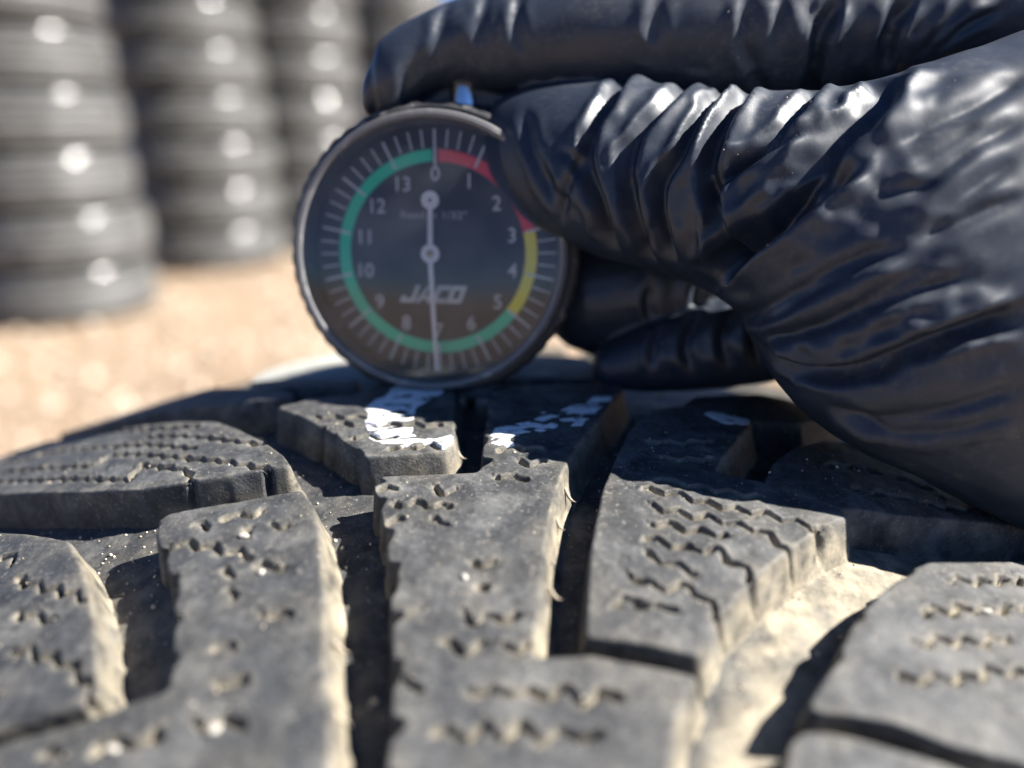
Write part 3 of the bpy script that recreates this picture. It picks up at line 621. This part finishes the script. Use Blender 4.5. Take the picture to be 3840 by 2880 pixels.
# knurled grip band, worn pale on the crests
KN = plastic('worn grip', (.03, .03, .032), (.42, .40, .37), .6, 260)
V, Fc = lathe([(24.5, -1.5), (25.1, -1.25), (25.65, -.5), (25.65, 4.2), (25.1, 4.8)], seg=256)
V = V.reshape(5, 256, 3); a = np.arange(256); bumpk = 1-.010*np.abs(np.sin(a/256*math.pi*50))**4; V[1:4, :, 0] *= bumpk[None]; V[1:4, :, 2] *= bumpk[None]
link('grip_band', sharp(fixn(mesh('grip_band', V.reshape(-1, 3), Fc)), 20), KN, gauge)
gl('bezel', [(21.6, .4), (21.75, -1.4), (22.0, -1.6), (22.0, -2.9), (22.25, -3.1), (22.25, -4.3), (22.5, -4.7), (23.0, -4.8), (23.2, -4.5), (23.4, -4.6), (23.7, -4.1), (23.8, -2.6), (23.8, -1.0)], BEZ)
def dial_mat():
    m, nt, b = new_mat('black dial'); n = noise(nt, 160, 3)
    nt.links.new(mixc(nt, ramp(nt, n, .5, .8), (.020, .020, .021, 1), (.045, .040, .034, 1)), b.inputs['Base Color']); b.inputs['Roughness'].default_value = .6; return m
def disc(name, r, y, mat, seg=96):
    V = [(0, y, 0)]+[(r*math.sin(2*math.pi*i/seg), y, r*math.cos(2*math.pi*i/seg)) for i in range(seg)]
    return link(name, fixn(mesh(name, np.array(V)*MM, [[0, 1+i, 1+(i+1) % seg] for i in range(seg)], False)), mat, gauge)
V, Fc = lathe([(0.01, .2), (21.7, .2), (21.7, .8), (0.01, .8)])
link('dial_face', sharp(fixn(mesh('dial_face', V, Fc))), dial_mat(), gauge)
ROLL = -1.3
def ringarc(name, a0, a1, r0, r1, y, mat):
    n = max(2, int(abs(a1-a0)/3)); V = []; Fc = []
    for i in range(n+1):
        a = math.radians(a0+(a1-a0)*i/n+ROLL)
        for r in (r0, r1): V.append((r*math.sin(a)+.6, y, r*math.cos(a)))
    Fc = [[2*i, 2*i+1, 2*i+3, 2*i+2] for i in range(n)]
    return link(name, fixn(mesh(name, np.array(V)*MM, Fc, False)), mat, gauge)
U = 360/14
for nm, n0, n1, col in (('red_scale_arc', .08, 3, (.80, .03, .05)), ('yellow_scale_arc', 3, 5, (.88, .78, .04)), ('green_scale_arc', 5, 13.93, (.0, .66, .36))):
    ringarc(nm, n0*U, n1*U, 15.6, 17.65, .12, simple(nm.replace('_', ' '), col, .45))
WHITE = simple('white dial print', (.72, .72, .72), .5)
V = []; Fc = []
for k in range(56):
    a = math.radians(k*360/56+ROLL); maj = k % 4 == 0; r0, r1, hw = (16.0, 21.0, .19) if maj else (17.9, 21.0, .13)
    if k == 0: r0 = 15.0
    s, c = math.sin(a), math.cos(a); b0 = len(V)
    for r, e in ((r0, -hw), (r0, hw), (r1, hw), (r1, -hw)): V.append((r*s+e*c+.6, .07, r*c-e*s))
    Fc.append([b0, b0+1, b0+2, b0+3])
link('tick_marks', fixn(mesh('tick_marks', np.array(V)*MM, Fc, False)), WHITE, gauge)
def text(name, body, size, x, z, y=.07, mat=None, off=.0, sx=1.0, shear=0):
    cu = bpy.data.curves.new(name, 'FONT'); cu.body = body; cu.size = size*MM; cu.align_x = 'CENTER'; cu.align_y = 'CENTER'; cu.offset = off*MM; cu.shear = shear
    t = bpy.data.objects.new(name, cu); COL.objects.link(t)
    me = bpy.data.meshes.new_from_object(t.evaluated_get(bpy.context.evaluated_depsgraph_get()))
    bpy.data.objects.remove(t); bpy.data.curves.remove(cu)
    co = np.empty(len(me.vertices)*3); me.vertices.foreach_get('co', co); co = co.reshape(-1, 3)
    co = co-((co.min(0)+co.max(0))/2)
    co = np.stack([co[:, 0]*sx+x*MM, np.full(len(co), y*MM), co[:, 1]+z*MM], 1); me.vertices.foreach_set('co', co.ravel()); me.update()
    me.materials.clear(); return link(name, fixn(me), mat or WHITE, gauge)
NUMW = simple('numeral print', (.62, .62, .62), .5)
for k in range(14):
    a = math.radians(k*U+ROLL); r = 13.6 if k < 10 else 13.2
    text('numeral', str(k), 3.5, r*math.sin(a)+.6, r*math.cos(a), mat=NUMW, off=.03, sx=.95)
DIMW = simple('grey dial print', (.40, .40, .40), .5)
text('caption', 'Read in 1/32"', 1.75, 0, 6.6, mat=DIMW, off=.02, sx=1.25)
# maker's lettering: slanted block capitals
def strokes(name, polys, x0, z0, h, mat, shear=.38):
    V = []; Fc = []
    for p in polys:
        b0 = len(V)
        for (a, c) in p: V.append((x0+(a+shear*c)*h, .06, z0+c*h))
        Fc.append(list(range(b0, b0+len(p))))
    return link(name, fixn(mesh(name, np.array(V)*MM, Fc, False)), mat, gauge)
t = .24
J = [[(0, 0), (.62, 0), (.62, t), (0, t)], [(.62, 0), (.86, 0), (.86, 1), (.62, 1)], [(0, t), (.22, t), (.22, .40), (0, .40)]]
A = [[(.0, 0), (.25, 0), (.52, .80), (.44, 1)], [(.44, 1), (.52, .80), (.62, .80), (.72, 1)], [(.62, .80), (.66, 0), (.92, 0), (.72, 1)], [(.24, .2), (.68, .2), (.67, .38), (.30, .38)]]
Cc = [[(0, 0), (.26, 0), (.26, 1), (0, 1)], [(.26, 0), (.80, 0), (.80, t), (.26, t)], [(.26, 1-t), (.80, 1-t), (.80, 1), (.26, 1)]]
Oo = [[(0, 0), (.26, 0), (.26, 1), (0, 1)], [(.60, 0), (.86, 0), (.86, 1), (.60, 1)], [(.26, 0), (.60, 0), (.60, t), (.26, t)], [(.26, 1-t), (.60, 1-t), (.60, 1), (.26, 1)]]
x = 0; polys = []
for L, wd in ((J, .92), (A, .98), (Cc, .86), (Oo, .86)):
    polys += [[(a+x, c) for a, c in p] for p in L]; x += wd
strokes('lettering', polys, -6.2, -8.7, 3.05, NUMW)
# needle
NEED = simple('white needle', (.80, .80, .82), .45)
def needle():
    pts = []
    y0, y1 = -2.7, -2.95
    V = []; Fc = []
    def prism(poly):
        b0 = len(V); n = len(poly)
        for y in (y1, y0):
            for (x, z) in poly: V.append((x, y, z))
        Fc.append(list(range(b0, b0+n))); Fc.append(list(range(b0+n, b0+2*n))[::-1])
        for i in range(n): Fc.append([b0+i, b0+n+i, b0+n+(i+1) % n, b0+(i+1) % n])
    def washer(cx, cz, ro, ri, n=24):
        b0 = len(V)
        for y in (y1-.02, y0):
            for r in (ro, ri):
                for i in range(n): V.append((cx+r*math.sin(2*math.pi*i/n), y, cz+r*math.cos(2*math.pi*i/n)))
        for i in range(n):
            j = (i+1) % n
            Fc.append([b0+i, b0+j, b0+n+j, b0+n+i]); Fc.append([b0+i, b0+2*n+i, b0+2*n+j, b0+j]); Fc.append([b0+n+i, b0+n+j, b0+3*n+j, b0+3*n+i])
    sl = math.tan(math.radians(3.2))
    prism([(-.42, 1.0), (.42, 1.0), (.40, 8.0), (-.40, 8.0)])
    prism([(-.42, -1.0), (.42, -1.0), (.30+sl*19.6, -20.4), (-.30+sl*19.6, -20.4)])
    prism([(.42, -1.0), (-.42, -1.0), (-.9, -1.6+.6), (.9, -1.0)])
    washer(0, 0, 1.62, .62); washer(0, 9.0, 1.55, .30)
    return link('needle', fixn(mesh('needle', np.array(V)*MM, Fc, False)), NEED, gauge)
needle()
V, Fc = lathe([(0.01, -3.2), (.5, -3.2), (.66, -3.0), (.66, .2)], seg=24)
link('needle_pin', fixn(mesh('needle_pin', V, Fc)), simple('brass', (.45, .36, .22), .4, .8), gauge)
def crystal_mat():
    m = bpy.data.materials.new('scuffed crystal'); m.use_nodes = True; nt = m.node_tree; nt.nodes.clear()
    out = N(nt, 'ShaderNodeOutputMaterial'); tr = N(nt, 'ShaderNodeBsdfTransparent'); gl_ = N(nt, 'ShaderNodeBsdfGlossy'); df = N(nt, 'ShaderNodeBsdfDiffuse')
    gl_.inputs['Roughness'].default_value = .1; df.inputs['Color'].default_value = (.75, .75, .74, 1)
    fr = N(nt, 'ShaderNodeFresnel'); fr.inputs['IOR'].default_value = 1.52
    s = N(nt, 'ShaderNodeTexNoise'); s.inputs['Scale'].default_value = 120; s.inputs['Detail'].default_value = 5
    g_ = N(nt, 'ShaderNodeNewGeometry', name='gpos'); nt.links.new(g_.outputs['Position'], s.inputs['Vector'])
    hz = math_(nt, 'ADD', math_(nt, 'MULTIPLY', ramp(nt, s.outputs['Fac'], .4, .8), .07), .014)
    m1 = N(nt, 'ShaderNodeMixShader'); nt.links.new(hz, m1.inputs[0]); nt.links.new(tr.outputs[0], m1.inputs[1]); nt.links.new(df.outputs[0], m1.inputs[2])
    m2 = N(nt, 'ShaderNodeMixShader'); nt.links.new(fr.outputs[0], m2.inputs[0]); nt.links.new(m1.outputs[0], m2.inputs[1]); nt.links.new(gl_.outputs[0], m2.inputs[2])
    nt.links.new(m2.outputs[0], out.inputs[0]); return m
V, Fc = lathe([(0.01, -5.2), (5, -5.16), (10, -5.02), (14, -4.8), (18, -4.5), (22.3, -4.05)])
link('crystal', fixn(mesh('crystal', V, Fc)), crystal_mat(), gauge)
# plunger, stem collar, foot and probe (along the middle of the case)
CHROME = simple('polished steel', (.75, .77, .78), .16, 1.0)
STEEL = simple('dull brown steel', (.16, .12, .09), .45, .9)
def rod(name, x, y, prof, mat, seg=28):
    V = []; Fc = []
    for (r, z) in prof:
        for i in range(seg):
            a = 2*math.pi*i/seg; V.append((x+r*math.cos(a), y+r*math.sin(a), z))
    for k in range(len(prof)-1):
        for i in range(seg): Fc.append([k*seg+i, k*seg+(i+1) % seg, (k+1)*seg+(i+1) % seg, (k+1)*seg+i])
    Fc += [list(range(seg))[::-1], list(range((len(prof)-1)*seg, len(prof)*seg))]
    return link(name, sharp(fixn(mesh(name, np.array(V)*MM, Fc))), mat, gauge)
rod('plunger', 3.9, 7.5, [(2.9, 22), (2.9, 28.6), (2.7, 29.3), (1.9, 29.9)], CHROME)
rod('stem_collar', 3.9, 7.5, [(3.0, 23), (3.0, 25.4), (2.6, 25.9)], BLACK)
rod('probe', 5.6, 6.5, [(.9, -32), (1.1, -31), (1.1, -22)], STEEL)
FOOT = plastic('worn pale foot', (.10, .10, .10), (.42, .40, .36), .6, 250)
V = []; Fc = []
for (x0, x1, z) in ((1, 10.5, -25.6), (-1, 12.5, -23.2)):
    for x, y in ((x0, -1.0), (x1, -1.0), (x1, 12), (x0, 12)): V.append((x, y, z))
Fc = [[0, 1, 2, 3], [4, 5, 6, 7], [0, 1, 5, 4], [1, 2, 6, 5], [2, 3, 7, 6], [3, 0, 4, 7]]
me = mesh('foot', np.array(V)*MM, Fc, False); bm = bmesh.new(); bm.from_mesh(me); bmesh.ops.recalc_face_normals(bm, faces=bm.faces)
bmesh.ops.bevel(bm, geom=bm.edges[:], offset=.0005, segments=2, affect='EDGES'); bm.to_mesh(me); bm.free()
link('foot', me, FOOT, gauge)

# ------------------------------------------------------------------ gloved hand
def up(p): return (np.array(p)+(0, 0, PLANE))*MM
def section_tube(secs, seg=40):
    S = np.array(secs, float)
    n0 = len(S); tt = np.linspace(0, n0-1, (n0-1)*6+1); S = np.stack([np.interp(tt, np.arange(n0), S[:, i]) for i in range(8)], 1)
    for _ in range(3): S[1:-1] = .5*S[1:-1]+.25*(S[:-2]+S[2:])
    C = S[:, :3]; T = np.gradient(C, axis=0); V = []
    for k in range(len(S)):
        ax = S[k, 3:6]/np.linalg.norm(S[k, 3:6]); t_ = T[k]/np.linalg.norm(T[k]); dv = np.cross(t_, ax); dv /= np.linalg.norm(dv)
        for i in range(seg):
            a = 2*math.pi*i/seg; V.append(C[k]+ax*S[k, 6]*math.cos(a)+dv*S[k, 7]*math.sin(a))
    Fc = [[k*seg+i, k*seg+(i+1) % seg, (k+1)*seg+(i+1) % seg, (k+1)*seg+i] for k in range(len(S)-1) for i in range(seg)]
    # domed ends
    for k, sg in ((0, -1), (len(S)-1, 1)):
        base = k*seg; t_ = T[k]/np.linalg.norm(T[k])*sg; prev = [base+i for i in range(seg)]; r = min(S[k, 6], S[k, 7])
        ring0 = np.array(V[base:base+seg])
        for q in (.35, .65, .88):
            rg = C[k]+(ring0-C[k])*math.sqrt(1-q*q)+t_*r*q; b0 = len(V); V.extend(list(rg)); cur = [b0+i for i in range(seg)]
            Fc += [[prev[i], prev[(i+1) % seg], cur[(i+1) % seg], cur[i]] for i in range(seg)]; prev = cur
        V.append(C[k]+t_*r); Fc += [[prev[i], prev[(i+1) % seg], len(V)-1] for i in range(seg)]
    return np.array(V), Fc
def round_tube(pts, seg=28):
    P = np.array(pts, float); T = np.gradient(P[:, :3], axis=0); secs = []
    for k in range(len(P)):
        t_ = T[k]/np.linalg.norm(T[k]); a = np.cross(t_, (0, 1, 0)); a /= np.linalg.norm(a); secs.append(list(P[k, :3])+list(a)+[P[k, 3], P[k, 3]])
    return section_tube(secs, seg)
V = []; Fc = []; base = 0
for nm, data in HAND.items():
    v, f = section_tube(data) if len(data[0]) == 8 else round_tube(data)
    V.append(v); Fc += [[i+base for i in q] for q in f]; base += len(v)
V = (np.concatenate(V)+(0, 0, PLANE))*MM
tmp = link('glove_form', fixn(mesh('glove_form', V, Fc)))
md = tmp.modifiers.new('r', 'REMESH'); md.mode = 'VOXEL'; md.voxel_size = .00048; md.use_smooth_shade = True
sm = tmp.modifiers.new('s', 'SMOOTH'); sm.factor = .5; sm.iterations = 8
glove_me = bpy.data.meshes.new_from_object(tmp.evaluated_get(bpy.context.evaluated_depsgraph_get()))
bpy.data.objects.remove(tmp)
nv = len(glove_me.vertices); co = np.empty(nv*3); glove_me.vertices.foreach_get('co', co); co = co.reshape(-1, 3)
no = np.empty(nv*3); glove_me.vertex_normals.foreach_get('vector', no); no = no.reshape(-1, 3)
p = co/MM-(0, 0, PLANE)
disp = np.zeros(nv)
for amp, wid, line in FOLDS:
    Lp = np.array(line, float)
    # rounder run of the fold
    s = np.concatenate([[0], np.cumsum(np.linalg.norm(np.diff(Lp, axis=0), axis=1))]); tt = np.linspace(0, s[-1], max(4, int(s[-1]/1.2)))
    Lp = np.stack([np.interp(tt, s, Lp[:, i]) for i in range(3)], 1)
    for _ in range(4): Lp[1:-1] = .5*Lp[1:-1]+.25*(Lp[:-2]+Lp[2:])
    lo, hi = Lp.min(0)-7, Lp.max(0)+7
    m = np.where(((p > lo)&(p < hi)).all(1))[0]
    if len(m) == 0: continue
    q = p[m]; d2 = np.full(len(m), 1e9); arc = np.zeros(len(m)); vec = np.zeros((len(m), 3)); acc = 0; tan = np.zeros((len(m), 3))
    for a, b in zip(Lp[:-1], Lp[1:]):
        ab = b-a; L = np.linalg.norm(ab)+1e-9; t_ = np.clip((q-a)@ab/L**2, 0, 1); e = q-a-t_[:, None]*ab; dd = (e*e).sum(1)
        k = dd < d2; d2[k] = dd[k]; arc[k] = acc+t_[k]*L; vec[k] = e[k]; tan[k] = ab/L; acc += L
    nn = no[m]
    vec = vec-nn*(vec*nn).sum(1)[:, None]*.85                    # along the skin only
    d = np.linalg.norm(vec, axis=1)
    sgn = np.sign((np.cross(tan, nn)*vec).sum(1))
    env = smoothstep(-1, 3.5, arc)*smoothstep(-1, 3.5, acc-arc)
    wob = 1+.25*vnoise(q/3.0)
    wd = wid*wob
    if amp > 1.15:                                       # facetted pleats: long lit slope on one side, short steep one on the other
        gentle = -np.clip(1-d/(2.5*wd), 0, 1)+.22*np.exp(-((d-2.6*wd)/(.5*wd))**2)
        steep = np.where(d < 1.05*wd, -1+1.5*d/(1.05*wd), np.clip(.5*(1-(d-1.05*wd)/(2.2*wd)), 0, 1))
        prof = np.where(sgn > 0, gentle, steep)
    else:
        prof = -np.exp(-(d/(.7*wd))**1.3)+.4*np.exp(-((d-1.9*wd)/(1.2*wd))**2)*(1+.4*sgn)
    near = np.exp(-np.maximum(0, np.sqrt(d2)-4*wid)**2/4)
    disp[m] += amp*(1.75 if amp > 1.15 else 1.3)*env*prof*near
al = p@np.array([.85, 0, .52]); ac = p@np.array([-.52, 0, .85])
disp += .15*fbm(np.stack([al/26, ac/5.0, p[:, 1]/16], 1), 2)*smoothstep(12, 35, p[:, 0])+.07*fbm(p/5, 2)
ed_ = np.empty(len(glove_me.edges)*2, np.int32); glove_me.edges.foreach_get('vertices', ed_); ed_ = ed_.reshape(-1, 2)
deg = np.bincount(ed_.ravel(), minlength=nv)
for _ in range(2):                                       # thin stretched film: no creases finer than about a millimetre
    acc_ = np.bincount(ed_[:, 0], disp[ed_[:, 1]], nv)+np.bincount(ed_[:, 1], disp[ed_[:, 0]], nv); disp = .4*disp+.6*acc_/np.maximum(deg, 1)
co2 = co+no*(disp*MM)[:, None]
glove_me.vertices.foreach_set('co', co2.ravel().astype(np.float32)); glove_me.update()
glove_me.polygons.foreach_set('use_smooth', np.ones(len(glove_me.polygons), bool))
glove_me.materials.clear()
grime_sheen = .25+.75*smoothstep(14, 55, p[:, 0])*smoothstep(-75, -25, p[:, 2])+.5*smoothstep(-14, 2, p[:, 2])*smoothstep(60, 25, p[:, 0])  # thenar term paints a soft sheen in; the upper finger term is grime
attr(glove_me, 'streak', np.clip(.45+.55*fbm(np.stack([al/16, ac/2.6, p[:, 1]/9], 1), 3), 0, 1))
attr(glove_me, 'grime_sheen', np.clip(grime_sheen+.3*fbm(p/14, 2), .1, 1.3))
hx = np.array(HAND['thumb'][5][:3])
person = tag(empty('person', up(hx)), 'hand in a wrinkled black glove holding the dial gauge, index finger on its plunger', 'person')
PO = up(hx)
glove_me.vertices.foreach_set('co', (co2-PO).ravel().astype(np.float32)); glove_me.update()
glove = link('glove', glove_me, GLOVE, person)
# dust specks on the glove
sel = np.where((p[:, 0] > 25)&(no[:, 1] < -.1)&(no[:, 2] > -.5)&(p[:, 0] < 100))[0]
wgt = np.clip(fbm(p[sel]/8, 2)+.25, 0, 1)**2; pick = rng.choice(sel, 220, replace=False, p=wgt/wgt.sum())
V, Fc = scatter(co2[pick]-PO, (rng.gamma(2, .028, 220)+.025)*MM)
tag(link('dust_specks', mesh('dust_specks', V, Fc, False), GRIT, glove), kind='stuff')

# ------------------------------------------------------------------ stacks of tyres behind
def stack_tyre_parts():
    R, W = .22, .133
    h = W/2
    prof = [(.105, -.8), (.118, -.92), (.14, -.98), (.170, -1.0), (.190, -.985), (.2005, -.945), (.2075, -.86), (.2120, -.74), (.2140, -.58)]
    grooves = [(.214, -.50), (.2145, -.47), (.2145, -.40), (.208, -.39), (.208, -.33), (.2165, -.32), (.217, -.10), (.210, -.09), (.210, -.03), (.2175, -.02)]
    full = prof+grooves; full = full+[(r, -z) for r, z in reversed(full)]
    seg = 72
    def lath(pr):
        V = []; Fc = []
        for r, z in pr:
            for i in range(seg): a = 2*math.pi*i/seg; V.append((r*math.cos(a), r*math.sin(a), z*h))
        for k in range(len(pr)-1):
            for i in range(seg): Fc.append([k*seg+i, k*seg+(i+1) % seg, (k+1)*seg+(i+1) % seg, (k+1)*seg+i])
        return np.array(V), Fc
    nP = len(prof)
    tread = full[nP-1:len(full)-nP+1]; lower = full[:nP]; upper = full[len(full)-nP:]
    out = []
    for nm, pr in (('tread_band', tread), ('sidewall', lower), ('sidewall', upper)):
        V, Fc = lath(pr); out.append((nm, fixn(mesh(nm, V, Fc))))
    # shoulder lugs and raised ribs that glint
    V = []; Fc = []
    for sgn in (-1, 1):
        for i in [q for q in range(64) if (q*q*7+q*3) % 11 < 4]:
            a = 2*math.pi*i/64; b0 = len(V)
            for (rr, zz) in ((.199, .90), (.207, .735), (.213, .57)):
                for da in (-.026, .026):
                    for e in (-.002, .0035): V.append(((rr+e)*math.cos(a+da), (rr+e)*math.sin(a+da), sgn*(zz*h+e*.6)))
            for k in (0, 1):
                q = b0+k*4
                Fc += [[q+1, q+3, q+7, q+5], [q, q+1, q+5, q+4], [q+2, q+6, q+7, q+3]]
            Fc += [[b0, b0+2, b0+3, b0+1], [b0+8, b0+9, b0+11, b0+10]]
    out.append(('shoulder_lugs', fixn(mesh('shoulder_lugs', np.array(V), Fc, False))))
    return out, W
PARTS, TW = stack_tyre_parts()
STACKS = [('leftmost', -1.125, 2.0, 7, [0, .006, -.012, -.018, -.03, -.035, -.03]), ('second', -1.005, 2.70, 7, [0, .004, .0, -.006, -.012, -.03, -.02]), ('third', -.755, 3.02, 7, [0, .0, .004, -.01, -.005, .0, .006]), ('fourth', -.47, 3.5, 7, [0, .004, 0, .006, -.004, 0, 0])]
ORD = ['bottom', 'second from the ground', 'third from the ground', 'fourth from the ground', 'fifth from the ground', 'sixth from the ground', 'topmost']
for sname, sx, sy, cnt, offs in STACKS:
    for k in range(cnt):
        t_ = empty('stacked_tyre', (sx+offs[k], sy+random.uniform(-.008, .008), TW*(k+.5)*.995+.001))
        sc_ = random.uniform(.975, 1.015)*(1.1 if sname == 'second' else 1); t_.scale = (sc_, sc_, 1)
        t_.rotation_euler = (random.uniform(-.008, .008), random.uniform(-.008, .008), random.uniform(0, 6.28))
        pos = ORD[k] if k < cnt-1 else 'topmost'
        tag(t_, 'blurred black tyre lying flat, %s in the %s stack from the left' % (pos, sname if sname != 'leftmost' else 'first'), 'tyre', 'tyres stacked behind')
        for nm, me in PARTS:
            o = link(nm, me, RUB_BG, t_)
            if nm != 'tread_band':                                   # some walls are more polished than others
                o.material_slots[0].link = 'OBJECT'; o.material_slots[0].material = SIDES[(k*7+len(sname)*3) % 4]
            if nm == 'shoulder_lugs': o['kind'] = 'stuff'
